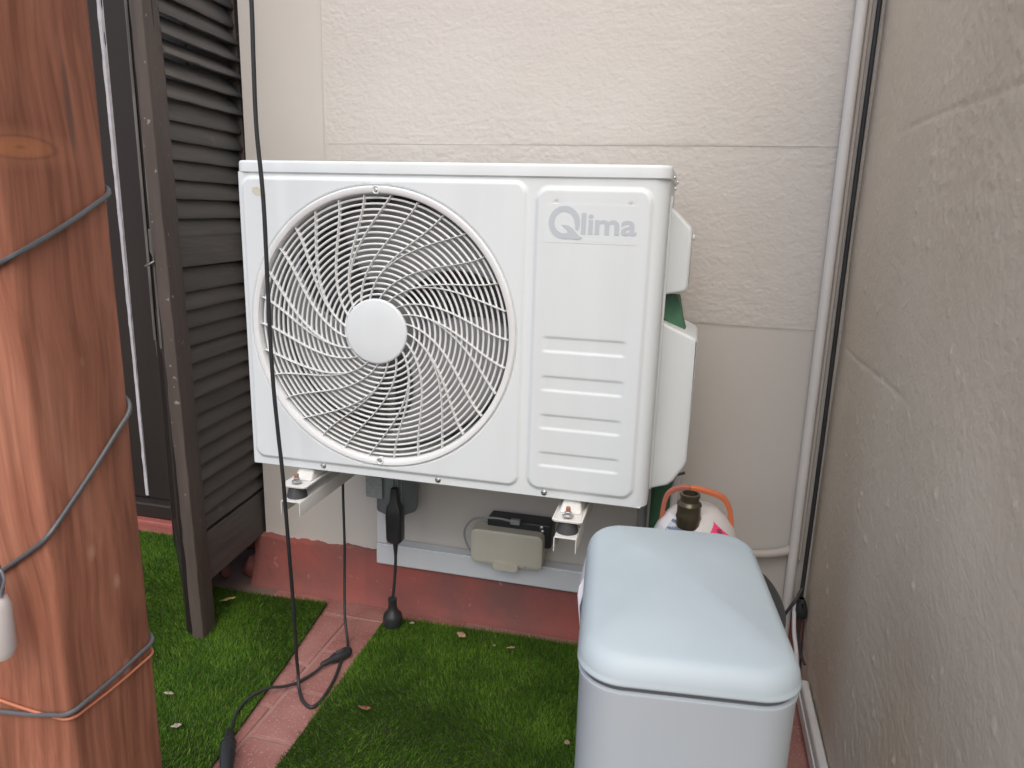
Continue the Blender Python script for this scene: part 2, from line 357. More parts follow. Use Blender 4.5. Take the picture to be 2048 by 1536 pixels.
# ------------------------------------------------------------------ side wall (rough coat)
swall = empty('side_wall', (XR, 0, 0), 0, 'grey beige rough plaster side wall with a long crack on the right', 'wall')
MB().box(.012, .25, .25, WY-.0, -.05, 1.95).build('wall_core', 'rough_plaster', swall)
def side_face():
    y0, y1, z0, z1 = .25, WY, .0, 1.95
    st = .0042
    y = np.linspace(y0, y1, int((y1-y0)/st)); z = np.linspace(z0, z1, int((z1-z0)/st)); Y, Z = np.meshgrid(y, z)
    sh = Y.shape; H, W_ = z1-z0, y1-y0
    cells = lambda k: (int(H*k), int(W_*k))
    cov = np.clip((vnoise(sh, cells(3.5), 1)-.35)*3, 0, 1)*np.clip((WY-.12-Y)/.5, 0, 1)
    h = .006*vnoise(sh, cells(5), 2) + cov*(.0010*vnoise(sh, cells(60), 3)**1.5+.0016*vnoise(sh, cells(125), 4)**2) + .0008*vnoise(sh, cells(90), 8)
    rr = np.random.default_rng(21)
    for _ in range(260):
        cy, cz = rr.uniform(.3, 1.7), rr.uniform(.05, 1.7); sg = rr.uniform(.0028, .0050); am = rr.uniform(.0008, .0028)
        i0, i1 = np.searchsorted(z, [cz-.02, cz+.02]); j0, j1 = np.searchsorted(y, [cy-.02, cy+.02])
        h[i0:i1, j0:j1] += am*np.exp(-((Y[i0:i1, j0:j1]-cy)**2+(Z[i0:i1, j0:j1]-cz)**2)/(2*sg*sg))
    for (zz, ya, yb, amp) in ((1.303, .2, 1.60, .0016), (.858, 1.22, 1.80, .0018)):
        d = np.abs(Z-(zz+.006*(vnoise((1, sh[1]), (1, 14), 77)[0]-.5)[None, :]))
        m = np.clip((Y-ya)/.1, 0, 1)*np.clip((yb-Y)/.12, 0, 1)
        h -= amp*np.exp(-(d/.0045)**2)*m
    return link('plaster_face', grid_mesh('plaster_face', 0.006-h, Y, Z), 'rough_plaster', swall, smooth=True)
sf = side_face()
# skirting rail low on the side wall
tr = empty('skirting_rail', (XR, 0, 0), 0, 'white painted skirting strip along the foot of the side wall', 'skirting')
MB().box(-.020, -.001, -.0, 1.66, .022, .070).build('board', 'conduit', tr, bevel=.004)
MB().box(-.026, -.021, -.0, 1.66, .022, .052).build('moulding', 'conduit', tr, bevel=.002)

# ------------------------------------------------------------------ door, threshold, leaf and shutter on the left
door = empty('door', (-1.9, 2.1, 0), 0, 'dark brown door frame with a pale seal line behind the wooden post', 'door')
MB().box(-.9, .0265, 0, .06, .085, 2.3).build('door_panel', 'door_brown', door, bevel=.003)
MB().box(.0295, .62, .001, .06, .085, 2.3).build('door_panel', 'door_brown', door, bevel=.003)
sl = MB()
zz = np.linspace(.095, 2.3, 60)
sl.loops([[(.020+.006*(z_-.09)*-.9+random.uniform(-.0016, .0016), -.003, z_), (.031+.006*(z_-.09)*-.9+random.uniform(-.0016, .0016), -.003, z_), (.031, .008, z_), (.020, .008, z_)] for z_ in zz])
sl.build('seal_strip', 'seal_white', door)
MB().box(-.9, .62, -.045, .05, .03, .084).build('bottom_rail', 'door_brown', door, bevel=.006)
MB().box(.125, .150, -.012, .012, .62, 2.3).build('bead', 'grey_wood', door, bevel=.003)
th = struct(MB().box(-2.9, -1.24, 2.03, 2.3, -.04, .029).build('threshold', 'plinth_red', bevel=.006))
struct(MB().box(-2.9, -1.24, 1.995, 2.03, -.04, .012).build('step', 'plinth_red', bevel=.005))
lw = empty('door_surround', (-2.8, WY, 0), 0, 'plaster wall on the far side of the dark door', 'wall')
MB().box(-.8, 0, 0, .35, -.05, 3.2).build('wall_core', 'smooth_plaster', lw)
MB().box(.0, 1.6, .02, .35, 2.3, 3.2).build('lintel', 'smooth_plaster', lw)

# door leaf that stands ajar just behind the shutter (seen almost edge on)
p0 = Vector((-1.228, 1.500)); p1 = Vector((-1.66, 1.985)); dd = p1-p0; LB = dd.length
leaf = empty('door_leaf', (p0.x, p0.y, 0), math.atan2(dd.y, dd.x), 'weathered dark door leaf standing ajar behind the louvred shutter', 'door')
MB().box(0, .07, -.018, .018, .012, 2.1).build('stile', 'door_brown', leaf, bevel=.003)
MB().box(LB-.09, LB, -.018, .018, .012, 2.1).build('stile', 'door_brown', leaf, bevel=.003)
MB().box(.07, LB-.09, -.015, .015, .012, .12).build('rail', 'door_brown', leaf, bevel=.002)
MB().box(.07, LB-.09, -.015, .015, .72, .82).build('rail', 'door_brown', leaf, bevel=.002)
MB().box(.07, LB-.09, -.016, .016, .99, 1.06).build('rail', 'grey_wood', leaf, bevel=.002)
MB().box(.07, LB-.09, -.006, .006, .12, .72).build('lower_panel', 'door_brown', leaf)
MB().box(.07, LB-.09, -.003, .003, .82, 2.1).build('pane', 'box_grey', leaf)
MB().box(.058, .070, .018, .024, .78, 2.1).build('bead', 'grey_wood', leaf, bevel=.002)
MB().box(LB-.10, LB-.088, .018, .026, .72, 2.1).build('bead', 'grey_wood', leaf, bevel=.002)
MB().tube(spline([(.05, .02, 1.0), (.06, .035, .99), (.09, .04, .985), (.12, .03, .99)], 5), .003, 6).build('hook', 'steel', leaf, smooth=True)

# louvred shutter leaf
SH = empty('louvred_shutter', (-1.186, 1.48, 0), 0, 'open dark brown louvred shutter with peeling paint beside the outdoor unit', 'shutter')
SH.rotation_euler = (0, R(-1.0), R(5.5))
def stile(y0, y1, z0, z1, m='shutter_brown'):
    n = 60; L = []
    for i in range(n+1):
        z_ = z0+(z1-z0)*i/n; j = lambda: random.uniform(-.0011, .0011)
        L.append([(-.032+j(), y0+j(), z_), (-.016, y0-.004+j(), z_), (-.001, y0+j(), z_), (0+j(), y0+.006, z_), (0+j(), y1, z_), (-.032, y1, z_)])
    return MB().loops(L).build('stile', m, SH, bevel=.0015)
stile(0, .060, .012, 2.1)
stile(.40, .47, .15, 2.1)
MB().box(-.028, -.004, .060, .40, .15, .288).build('rail', 'slat_dark', SH, bevel=.003)
MB().box(-.027, -.005, .060, .40, .985, 1.062).build('rail', 'slat_dark', SH, bevel=.003)
MB().box(-.028, -.004, .060, .40, 2.02, 2.1).build('rail', 'slat_dark', SH, bevel=.003)
def slat(zc, tilt):
    L = []; n = 9
    for i in range(n):
        y = .058+.349*i/(n-1); row = []
        ww = random.uniform(-.0008, .0008)
        for (a, b) in ((-.030, -.0035), (-.027, .0035), (.024, .0055), (.0305, .001), (.029, -.004), (0, -.0055)):
            ca, sa = math.cos(tilt), math.sin(tilt)
            row.append((-.016+a*ca-b*sa, y, zc+ww+a*sa+b*ca))
        L.append(row)
    return MB().loops(L).build('slat', 'slat_dark', SH, smooth=True)
random.seed(5)
z = .326
while z < .98:
    slat(z, R(-69+random.uniform(-4, 4))); z += .0448
z = 1.086; k = 0
while z < 2.02:
    t = -69+random.uniform(-3, 3)
    if 1.40 < z < 1.62: t = [-56, -53, -44, -52, -57][k % 5]; k += 1
    slat(z, R(t)); z += .0452
MB().box(-.040, -.034, .215, .240, 1.07, 2.01).build('tilt_rod', 'slat_dark', SH, bevel=.002)
def chunk(name, c, s, m, seed, label):
    r = random.Random(seed); L = []
    for i in range(6):
        t = i/5; rr = math.sin(PI*(.12+.80*t))
        L.append([(c[0]+s[0]*rr*math.cos(a)*r.uniform(.75, 1.1), c[1]+s[1]*rr*math.sin(a)*r.uniform(.75, 1.1), c[2]+s[2]*t) for a in [2*PI*k/8 for k in range(8)]])
    return tag(MB().loops(L).build(name, m, None, smooth=True), label, 'debris')
chunk('plaster_chunk', (-1.27, 1.83, .001), (.035, .03, .075), 'plinth_red', 4, 'rounded red plaster lump under the shutter next to the plinth')
chunk('plaster_chunk', (-1.345, 1.80, .001), (.020, .02, .05), 'plinth_red', 8, 'small crumbled red plaster lump beside the shutter stile')

# ------------------------------------------------------------------ outdoor unit
AW, AH, AD = .896, .644, .34
ac = empty('air_conditioner', (-.952, 1.40, .563), 0, 'white outdoor air conditioning unit with a round fan grille on the wall', 'air conditioner')
FC = (.320, .325); FR = .296
def sdrr(X, Z, x0, x1, z0, z1, r):
    cx, cz = (x0+x1)/2, (z0+z1)/2; qx = np.abs(X-cx)-(x1-x0)/2+r; qz = np.abs(Z-cz)-(z1-z0)/2+r
    return np.hypot(np.maximum(qx, 0), np.maximum(qz, 0))+np.minimum(np.maximum(qx, qz), 0)-r
def sstep(d, wd):
    t = np.clip(.5-d/wd, 0, 1); return t*t*(3-2*t)
def front():
    rc, rl, side = .030, .008, .034
    U1 = AW-rc+rc*PI/2+side; U0 = -(rl*PI/2-rl)-.02
    u = np.arange(U0, U1, .0023); v = np.linspace(0, AH, 290); U, V = np.meshgrid(u, v)
    h = .0055*sstep(sdrr(U, V, .014, .627, .0185, .633, .022), .009)
    h += .0055*sstep(sdrr(U, V, .649, .866, .0185, .623, .024), .010)
    for c in (.3235, .244, .164, .084):
        h -= .0022*sstep(sdrr(U, V, .668, .838, c-.0140, c+.0140, .004), .0045)*np.clip((U-.668)/.012, 0, 1)*np.clip((.838-U)/.012, 0, 1)
    for (cu, cv) in ((.687, .597), (.827, .595)):
        h -= .003*np.exp(-((U-cu)**2+(V-cv)**2)/(2*.0022**2))
    # shallow lip round the fan opening
    rr = np.hypot(U-FC[0], V-FC[1]); h -= .0045*sstep(rr-(FR+.0015), .003)
    X = U.copy(); Y = -h
    a = (U-(AW-rc))/rc; m = (a > 0) & (a <= PI/2)
    X = np.where(m, AW-rc+(rc+h)*np.sin(a), X); Y = np.where(m, rc-(rc+h)*np.cos(a), Y)
    m = a > PI/2; X = np.where(m, AW+h, X); Y = np.where(m, rc+(U-(AW-rc+rc*PI/2)), Y)
    a = (rl-U)/rl; m = (a > 0) & (a <= PI/2)
    X = np.where(m, rl-(rl+h)*np.sin(a), X); Y = np.where(m, rl-(rl+h)*np.cos(a), Y)
    m = a > PI/2; X = np.where(m, -h, X); Y = np.where(m, rl+((rl-rl*PI/2)-U), Y)
    rc_ = np.hypot(U-FC[0], V-FC[1]); c = .25*(rc_[:-1, :-1]+rc_[1:, :-1]+rc_[:-1, 1:]+rc_[1:, 1:])
    return link('front_panel', grid_mesh('front_panel', X, Y, V, c > .286), 'ac_white', ac, smooth=True)
front()
# lower hem of the front panel
MB().box(.004, AW-.012, .0015, .02, -.0015, .0).build('bottom_hem', 'ac_side', ac)
# side, back, base, partition
MB().box(AW-.0055, AW-.0015, .060, AD, .0, AH-.001).build('side_panel', 'ac_side', ac, bevel=.001)
MB().box(AW-.0015, AW+.0035, .082, .092, .012, AH-.03).build('side_flange', 'ac_side', ac, bevel=.001)
MB().box(.0015, .0055, .024, AD, .0, AH-.001).build('side_panel', 'ac_side', ac, bevel=.001)
MB().box(.006, AW-.006, .02, AD, .0005, .012).build('base_pan', 'ac_side', ac)
MB().box(.634, .638, .02, AD-.01, .013, AH-.002).build('partition', 'ac_inner', ac)
MB().box(.638, AW-.006, AD-.006, AD-.002, .013, AH-.002).build('back_panel', 'ac_side', ac)
MB().box(.008, .634, AD-.05, AD-.02, .013, AH-.002).build('heat_exchanger', 'coil', ac)
# lid with rounded corners
def lid():
    hx, hy = (AW+.005)/2, (AD+.006)/2
    def lp(inset, z_): return [(AW/2+x, AD/2-.001+y, z_) for x, y in rrect(hx-inset, hy-inset, max(.026-inset, .004), 8)]
    L = [lp(.0025, AH-.002), lp(0, AH+.0002), lp(0, AH+.017), lp(.0008, AH+.0205), lp(.003, AH+.0225), lp(.012, AH+.0235)]
    return MB().loops(L).build('lid', 'ac_white', ac, smooth=True)
lid()
def screw(x, y, z_, r, axis, m='steel', parent=None, name='screw'):
    mb = MB()
    prof = [(r*1.25, 0), (r*1.25, .0008), (r, .0012), (r*.95, .0025), (r*.6, .0036), (r*.3, .0038), (r*.28, .002)]
    mb.lathe(prof, (x, y, z_), 14, axis); return mb.build(name, m, parent or ac, smooth=True)
for (x, z_) in ((.179, .0105), (.451, .0095), (.685, .0095)): screw(x, -.0002, z_, .0052, 'y')
for (y, z_) in ((.10, AH+.006), (.19, AH-.012), (.30, AH+.006)): screw(AW+.002, y, z_, .004, 'x')
# --- fan guard
guard = empty('fan_guard', (FC[0], 0, FC[1])); guard.parent = ac
prof = [(FR, .0), (FR-.0005, -.006), (FR-.003, -.0085), (FR-.009, -.0088), (FR-.0135, -.0065), (FR-.0150, -.0025), (FR-.0158, .006), (FR-.0150, .016), (FR-.0135, .016), (FR-.012, .004)]
N = 128
L = [[(r*math.cos(2*PI*k/N), y, r*math.sin(2*PI*k/N)) for k in range(N)] for r, y in prof]
MB().loops(L, False, False).build('rim', 'grille_white', guard, smooth=True)
r0, r1 = .064, .279
nr = 18
for i in range(nr):
    r = .078+(.2725-.078)*i/(nr-1); dome = .004*(1-((r-r0)/(r1-r0))**2)
    L = [[((r+a)*math.cos(2*PI*k/N), .0045-dome+b, (r+a)*math.sin(2*PI*k/N)) for k in range(N)] for a, b in ((-.0020, -.0014), (0, -.0024), (.0020, -.0014), (.0018, .0026), (-.0018, .0026), (-.0020, -.0014))]
    MB().loops(L, False, False).build('ring', 'grille_white', guard, smooth=True)
def spoke_mesh(kind):
    base = lambda q, S: S*(100*q-46*q*q)/54
    sb = .245
    def ang(q):
        if kind == 'A': return base(q, 48)
        if kind == 'B': return base(q, 54)
        t = (q-sb)/(1-sb); a0 = base(sb, 48); return a0+(60-a0)*(1.55*t-.55*t*t)
    L = []; n = 24; q0 = sb if kind == 'C' else -.02
    for i in range(n+1):
        q = q0+(1-q0)*i/n; r = r0+(r1-r0)*q; a = R(-ang(q)); q2 = q+1e-3; r_ = r0+(r1-r0)*q2; a2 = R(-ang(q2))
        p = Vector((r*math.cos(a), r*math.sin(a))); p2 = Vector((r_*math.cos(a2), r_*math.sin(a2)))
        d = (p2-p).normalized(); nn = Vector((-d.y, d.x))*.00062
        dome = .004*(1-q*q); yb = .0010-dome; dp = .0085*(.45+.55*max(q, 0))
        L.append([(p.x-nn.x, yb-.0040, p.y-nn.y), (p.x+nn.x, yb-.0040, p.y+nn.y), (p.x+nn.x*1.2, yb+dp, p.y+nn.y*1.2), (p.x-nn.x*1.2, yb+dp, p.y-nn.y*1.2)])
    mb = MB().loops(L); me = bpy.data.meshes.new('spoke'); me.from_pydata(mb.v, [], mb.f); me.update(); me.materials.append(M['grille_white']); return me
sms = [spoke_mesh(c) for c in 'ABC']
for k in range(10):
    for j, off in enumerate((0, 18, 0)):
        o = bpy.data.objects.new('spoke', sms[j]); COL.objects.link(o); o.parent = guard; o.rotation_euler = (0, -R(36*k+off), 0)
MB().lathe([(.060, -.012), (.0670, -.004), (.0690, .003), (.0688, .0070), (.0672, .0088), (.0645, .0094), (.030, .0100), (.0, .0101)], (-.005, 0, 0), 64, 'y', True, False).build('hub_cap', 'ac_white', guard, smooth=True)
for a, rr_ in ((90, .2875), (270, .2845)):
    mb = MB(); mb.lathe([(.0085, 0), (.0085, .0095), (.0070, .0105), (.0058, .0085), (.0058, .006)], (rr_*math.cos(R(a)), 0, rr_*math.sin(R(a))), 20, 'y')
    b_ = mb.build('screw_boss', 'grille_white', guard, smooth=True)
    s_ = MB().lathe([(.005, .006), (.0045, .0085), (.002, .0095), (.0018, .008)], (rr_*math.cos(R(a)), 0, rr_*math.sin(R(a))), 12, 'y').build('screw', 'steel', b_, smooth=True)
# shroud, motor and fan
L = [[(r*math.cos(2*PI*k/64), y, r*math.sin(2*PI*k/64)) for k in range(64)] for r, y in ((.292, .012), (.283, .03), (.279, .05), (.279, .14), (.29, .16))]
MB().loops(L, False, False).build('fan_shroud', 'ac_inner', ac, smooth=True).location = (FC[0], 0, FC[1])
fan = empty('fan', (FC[0], .085, FC[1])); fan.parent = ac; fan.rotation_euler = (0, R(25), 0)
MB().lathe([(.062, -.05), (.066, .02), (.060, .034), (.03, .04), (.0, .04)], (0, 0, 0), 32, 'y', True, False).build('fan_hub', 'blade', fan, smooth=True)
def blade_mesh():
    na, nr_ = 16, 12; V = []; F = []
    for i in range(nr_+1):
        s = i/nr_; r = .055+.212*s
        for j in range(na+1):
            t = j/na; span = 62+36*s; a = R(-24*s*s+span*(t-.5)); y = -.032+.064*t+.008*math.sin(PI*t)
            V.append((r*math.cos(a), y, r*math.sin(a)))
    for i in range(nr_):
        for j in range(na): q = i*(na+1)+j; F.append((q, q+1, q+na+2, q+na+1))
    me = bpy.data.meshes.new('fan_blade'); me.from_pydata(V, [], F); me.update(); me.materials.append(M['blade'])
    me.polygons.foreach_set('use_smooth', [True]*len(F)); return me
bm_ = blade_mesh()
for k in range(3):
    o = bpy.data.objects.new('fan_blade', bm_); COL.objects.link(o); o.parent = fan; o.rotation_euler = (0, 2*PI*k/3, 0)
    sdm = o.modifiers.new('thick', 'SOLIDIFY'); sdm.thickness = .003
MB().lathe([(.055, -.12), (.055, -.05)], (FC[0], .085, FC[1]), 24, 'y').build('motor', 'ac_inner', ac, smooth=True)
mb = MB(); mb.box(FC[0]-.075, FC[0]-.055, .21, .225, .013, AH-.003).box(FC[0]+.055, FC[0]+.075, .21, .225, .013, AH-.003)
mb.build('motor_strut', 'ac_inner', ac)
# --- badge
MB().box(.667, .842, -.0059, -.0050, .522, .594).build('badge', 'logo_plate', ac)
bz = -.0064
def flat(name, pts, y=bz, m='logo', parent=ac):
    n = len(pts); mb = MB(); mb.v = [(p[0], y, p[1]) for p in pts]+[(p[0], y+.0005, p[1]) for p in pts]
    mb.f = [tuple(range(n))]+[(i, i+n, (i+1) % n+n, (i+1) % n) for i in range(n)]
    return mb.build(name, m, parent)
qx, qz = .7035, .5600
def qpt(cx, cy): return (.6745+(cx-302)*.000258, .5905-(cy-395)*.000240)
mb = MB(); n = 60; ring = []
for i in range(n+1):
    a = R(-28+318*i/n)
    thin = 1 if i < n-8 else 1-(i-(n-8))/14
    co = (418, 522); ro = (117, 128); ri = (117-43*min(1, .55+i/14), 128-44*min(1, .55+i/14)) if i < 7 else (74, 84)
    ring.append((qpt(co[0]+ro[0]*math.cos(a), co[1]-ro[1]*math.sin(a)), qpt(co[0]+ri[0]*math.cos(a), co[1]-ri[1]*math.sin(a))))
for (o_, i_) in ring: mb.v += [(o_[0], bz, o_[1]), (i_[0], bz, i_[1])]
mb.f = [(2*i, 2*i+1, 2*i+3, 2*i+2) for i in range(n)]
lq = mb.build('logo_letter', 'logo', ac)
tail = [(400, 540), (430, 540), (458, 548), (482, 566), (505, 592), (530, 620), (558, 636), (540, 648), (512, 652), (482, 648), (452, 646), (424, 648), (424, 612), (440, 606), (446, 592), (438, 572), (420, 556)]
flat('logo_letter', [qpt(*p) for p in tail], bz-.0003)
def text_mesh(txt, name, m, parent, loc, size, sx=1, off=.012):
    c = bpy.data.curves.new(name, 'FONT'); c.body = txt; c.size = size; c.offset = off*size; c.extrude = 0.0; c.resolution_u = 6
    o = bpy.data.objects.new(name, c); COL.objects.link(o)
    dg = bpy.context.evaluated_depsgraph_get(); me = bpy.data.meshes.new_from_object(o.evaluated_get(dg))
    bpy.data.objects.remove(o); me.name = name
    o = bpy.data.objects.new(name, me); COL.objects.link(o); o.data.materials.clear(); o.data.materials.append(M[m]); o.parent = parent
    xs = [v.co.x for v in me.vertices]; x0_ = min(xs)
    for v in me.vertices: v.co.x -= x0_
    o.location = loc; o.rotation_euler = (R(90), 0, 0); o.scale = (sx, 1, 1); return o
for ch, x_, sx_ in (('l', .7370, 1.25), ('i', .7500, 1.2), ('m', .7630, 1.20), ('a', .8120, 1.24)):
    text_mesh(ch, 'logo_letter', 'logo', ac, (x_, bz, .5405), .0545, sx_, .022)
# tape remnant
flat('tape_scrap', [(.040, .612), (.052, .614), (.061, .606), (.070, .599), (.068, .588), (.060, .594), (.044, .598), (.038, .604)], -.0062, 'tape')
# --- covers on the right flank
def cover(name, prof, y0, y1, m='ac_side'):
    """prof: (x out, z) outline of the cover in section, extruded along y with a rounded front"""
    L = []
    cz = sum(p[1] for p in prof)/len(prof)
    for t, sc in ((y0, .93), (y0+.004, .98), (y0+.012, 1), (y1-.012, 1), (y1, .95)):
        L.append([(AW-.004+p[0]*sc if p[0] > 0 else AW-.004, t, cz+(p[1]-cz)*(.97+.03*sc)) for p in prof])
    return MB().loops(L).build(name, m, ac, smooth=True, bevel=.004, bseg=3)
cover('handle_cover', [(0, .595), (.012, .588), (.046, .556), (.049, .548), (.050, .440), (.046, .430), (.006, .421), (0, .420)], .115, .30)
cover('valve_cover', [(0, .366), (.012, .362), (.072, .337), (.078, .329), (.077, .075), (.073, .062), (.052, .028), (.042, .018), (0, .004)], .10, .31)
screw(AW+.047, .17, .535, .006, 'x', 'ac_side'); 
# torn green insulation between the covers
MB().loops([[(AW-.002, .15, .415), (AW+.024, .16, .418), (AW+.030, .20, .415), (AW-.002, .21, .415)],
            [(AW-.002, .15, .395), (AW+.034, .158, .392), (AW+.036, .20, .39), (AW-.002, .21, .39)],
            [(AW-.002, .15, .372), (AW+.037, .155, .374), (AW+.040, .20, .37), (AW-.002, .21, .37)],
            [(AW+.020, .15, .352), (AW+.046, .155, .346), (AW+.048, .20, .345), (AW+.020, .21, .35)]]).build('torn_insulation', 'green_tube', ac, smooth=True)

# ------------------------------------------------------------------ brackets, feet
def make_bracket(x, tagtext):
    b = empty('wall_bracket', (x, 1.335, .507), 0, tagtext, 'bracket', 'wall brackets under the outdoor unit')
    wd, hh, t = .047, .032, .0025; ln = WY-1.335-.004
    def sec(y):
        o, i, r = wd/2, wd/2-t, .004
        return [(-o, y, -hh), (-o, y, -r), (-o+r*.3, y, -r*.3), (-o+r, y, 0), (o-r, y, 0), (o-r*.3, y, -r*.3), (o, y, -r), (o, y, -hh), (i, y, -hh), (i, y, -t), (-i, y, -t), (-i, y, -hh)]
    MB().loops([sec(0), sec(ln)]).build('arm', 'bracket_white', b, bevel=.0006)
    MB().box(-wd/2-.003, wd/2+.003, ln-.004, ln, -.11, .05).build('wall_plate', 'bracket_white', b, bevel=.001)
    return b
B1 = make_bracket(-.8215, 'white steel bracket arm under the fan side of the unit, beside the hanging cable')
B2 = make_bracket(-.2085, 'white steel bracket arm under the logo side of the unit, near the bin')
for bx, lab in ((-.8215, 'fan side'), (-.2085, 'logo side')):
    d_ = empty('rubber_damper', (bx-.001, 1.368, .5075), 0, 'dark rubber damper on the bracket at the %s of the unit' % lab, 'damper', 'rubber dampers under the unit')
    MB().lathe([(.0225, 0), (.0225, .003), (.0205, .010), (.0175, .024), (.0165, .0265)], n=32).build('damper_body', 'rubber', d_, smooth=True)
    MB().lathe([(.0048, .03), (.0048, .052), (.0035, .053)], n=12).build('bolt', 'rust', d_, smooth=True)
    MB().lathe([(.0125, .0335), (.0125, .035), (.0075, .037), (.0075, .0425), (.006, .0435)], n=6).build('nut', 'steel', d_)
    # pressed foot of the unit
    f = MB(); L = []
    for dx, dz in ((.031, .0), (.0312, .0035), (.029, .0038), (.0255, .0015), (.021, .0012)):
        pass
    lx = bx-.952*0
    ox, oz = bx-(-.952), .5355-.563
    def fp(hx, y0_, z_): return [(ox-hx, .20, z_), (ox-hx, y0_+.006, z_), (ox-hx+.006, y0_, z_), (ox+hx-.006, y0_, z_), (ox+hx, y0_+.006, z_), (ox+hx, .20, z_)]
    L = [fp(.031, -.053, oz-.0012), fp(.0312, -.0535, oz+.002), fp(.028, -.050, oz+.0032), fp(.0255, -.047, oz+.0010), fp(.023, -.045, oz+.0012)]
    MB().loops(L).build('foot', 'bracket_white', ac, smooth=True)
    # raised web from the foot up to the base pan
    MB().loops([[(ox-.024, -.014, oz+.001), (ox+.024, -.014, oz+.001), (ox+.024, .19, oz+.001), (ox-.024, .19, oz+.001)],
                [(ox-.017, .014, oz+.0262), (ox+.017, .014, oz+.0262), (ox+.016, .19, oz+.0262), (ox-.016, .19, oz+.0262)]]).build('foot_web', 'bracket_white', ac, bevel=.004)

# ------------------------------------------------------------------ trunking, junction box, power brick, beige device
tk = empty('cable_trunking', (-.83, WY, .13), 0, 'white plastic cable trunking bent along the top of the red plinth', 'trunking')
MB().box(.0, .032, -.042, -.003, .0665, .36).build('upright_duct', 'trunking', tk, bevel=.002)
MB().box(.0, 1.0, -.042, -.003, .0, .064).build('level_duct', 'trunking', tk, bevel=.002)
MB().box(.0, 1.0, -.0455, -.0425, .004, .060).build('duct_cover', 'trunking', tk, bevel=.001)
jb = empty('junction_box', (-.755, 1.775, .315), R(-6), 'grey junction box with a worn label under the unit above the trunking', 'box')
MB().lathe([(.03, 0), (.055, .004), (.060, .012), (.060, .14), (.055, .148)], (0, 0, 0), 8).build('housing', 'box_grey', jb, bevel=.006, bseg=3)
MB().box(-.062, -.012, -.0635, -.060, .055, .115).build('label_plate', 'label_grey', jb)
for v in (.02, .035, .045): MB().box(v-.0015, v+.0015, -.060, -.054, .012, .135).build('rib', 'box_grey', jb)
pb = empty('power_adapter', (-.73, 1.70, .262), 0, 'black power adapter hanging on its cable below the junction box', 'adapter')
L = []
for z_, hx, hy in ((-.008, .012, .010), (0, .020, .015), (.004, .0225, .0165), (.07, .0235, .017), (.098, .0205, .0155), (.112, .012, .010), (.150, .009, .008)):
    L.append([(x-.010*max(0, z_-.0)*.8, y, z_) for x, y in rrect(hx, hy, min(hx, hy)*.5, 4)])
MB().loops(L).build('brick', 'black_plastic', pb, smooth=True)
MB().lathe([(.0042, -.045), (.0075, -.010), (.009, -.004)], n=14).build('strain_relief', 'black_plastic', pb, smooth=True)
MB().tube(spline([(0, 0, -.03), (.001, -.004, -.07), (.0, -.010, -.12), (-.003, -.015, -.165)], 8), .0042, 10).build('cord', 'cable', pb, smooth=True)
pg = empty('cord_socket', (-.733, 1.682, .028), 0, 'black rubber plug standing against the red plinth at the turf edge', 'plug')
MB().lathe([(.024, -.012), (.026, -.008), (.0265, .012), (.0245, .022), (.016, .030), (.0125, .040), (.011, .058), (.0125, .062), (.0125, .068), (.006, .072)], n=24).build('plug_body', 'black_plastic', pg, smooth=True)
bd = empty('beige_device', (-.431, 1.775, .203), R(0), 'beige rounded plastic device resting on the white trunking', 'device')
hb = []
for y_, ins in ((-.024, .010), (-.029, .003), (-.027, 0), (.02, 0), (.024, .004)):
    hb.append([(x, y_, .052+z_) for x, z_ in rrect(.099-ins, .049-ins, .016, 5)])
hb[0] = [(x, -.0305, .052+z_) for x, z_ in rrect(.090, .040, .012, 5)]
MB().loops([l_[::-1] for l_ in hb]).build('casing', 'beige', bd, smooth=True)
MB().loops([[(x, y_, .004+z_) for x, z_ in rrect(.036-i_, .012-i_*.5, .006, 4)] for y_, i_ in ((-.024, 0), (-.033, 0), (-.036, .003))]).build('lip', 'beige', bd, smooth=True, bevel=0)
MB().box(.055, .056, -.0315, -.029, .008, .013).build('slot', 'ink', bd)
bk = empty('black_box', (-.40, 1.815, .255), 0, 'black plastic box mounted on the wall behind the beige device', 'box')
MB().box(-.095, .085, -.035, .022, .0, .072).build('casing', 'black_plastic', bk, bevel=.008, bseg=3)
for dx in (.058, .061): MB().lathe([(.005, 0), (.005, .003), (.003, .004)], (dx, -.035, .062 if dx < .06 else .051), 10, 'y').build('screw', 'steel', bk, smooth=True)
gl = empty('grey_lead', (-.45, 1.76, .30), 0, 'thin grey cable looping from the black box round the beige device', 'cable')
MB().tube(spline([(.035, -.015, .040), (.0, -.018, .045), (-.04, -.018, .042), (-.075, -.012, .030), (-.098, -.006, .0), (-.102, 0, -.03), (-.090, 0, -.06), (-.070, .005, -.085), (-.03, .012, -.094), (.03, .02, -.098)], 8), .0030, 8).build('lead', 'cable_grey', gl, smooth=True)
MB().box(.030, .056, -.022, -.008, .033, .047).build('connector', 'cable_grey', gl, bevel=.002)

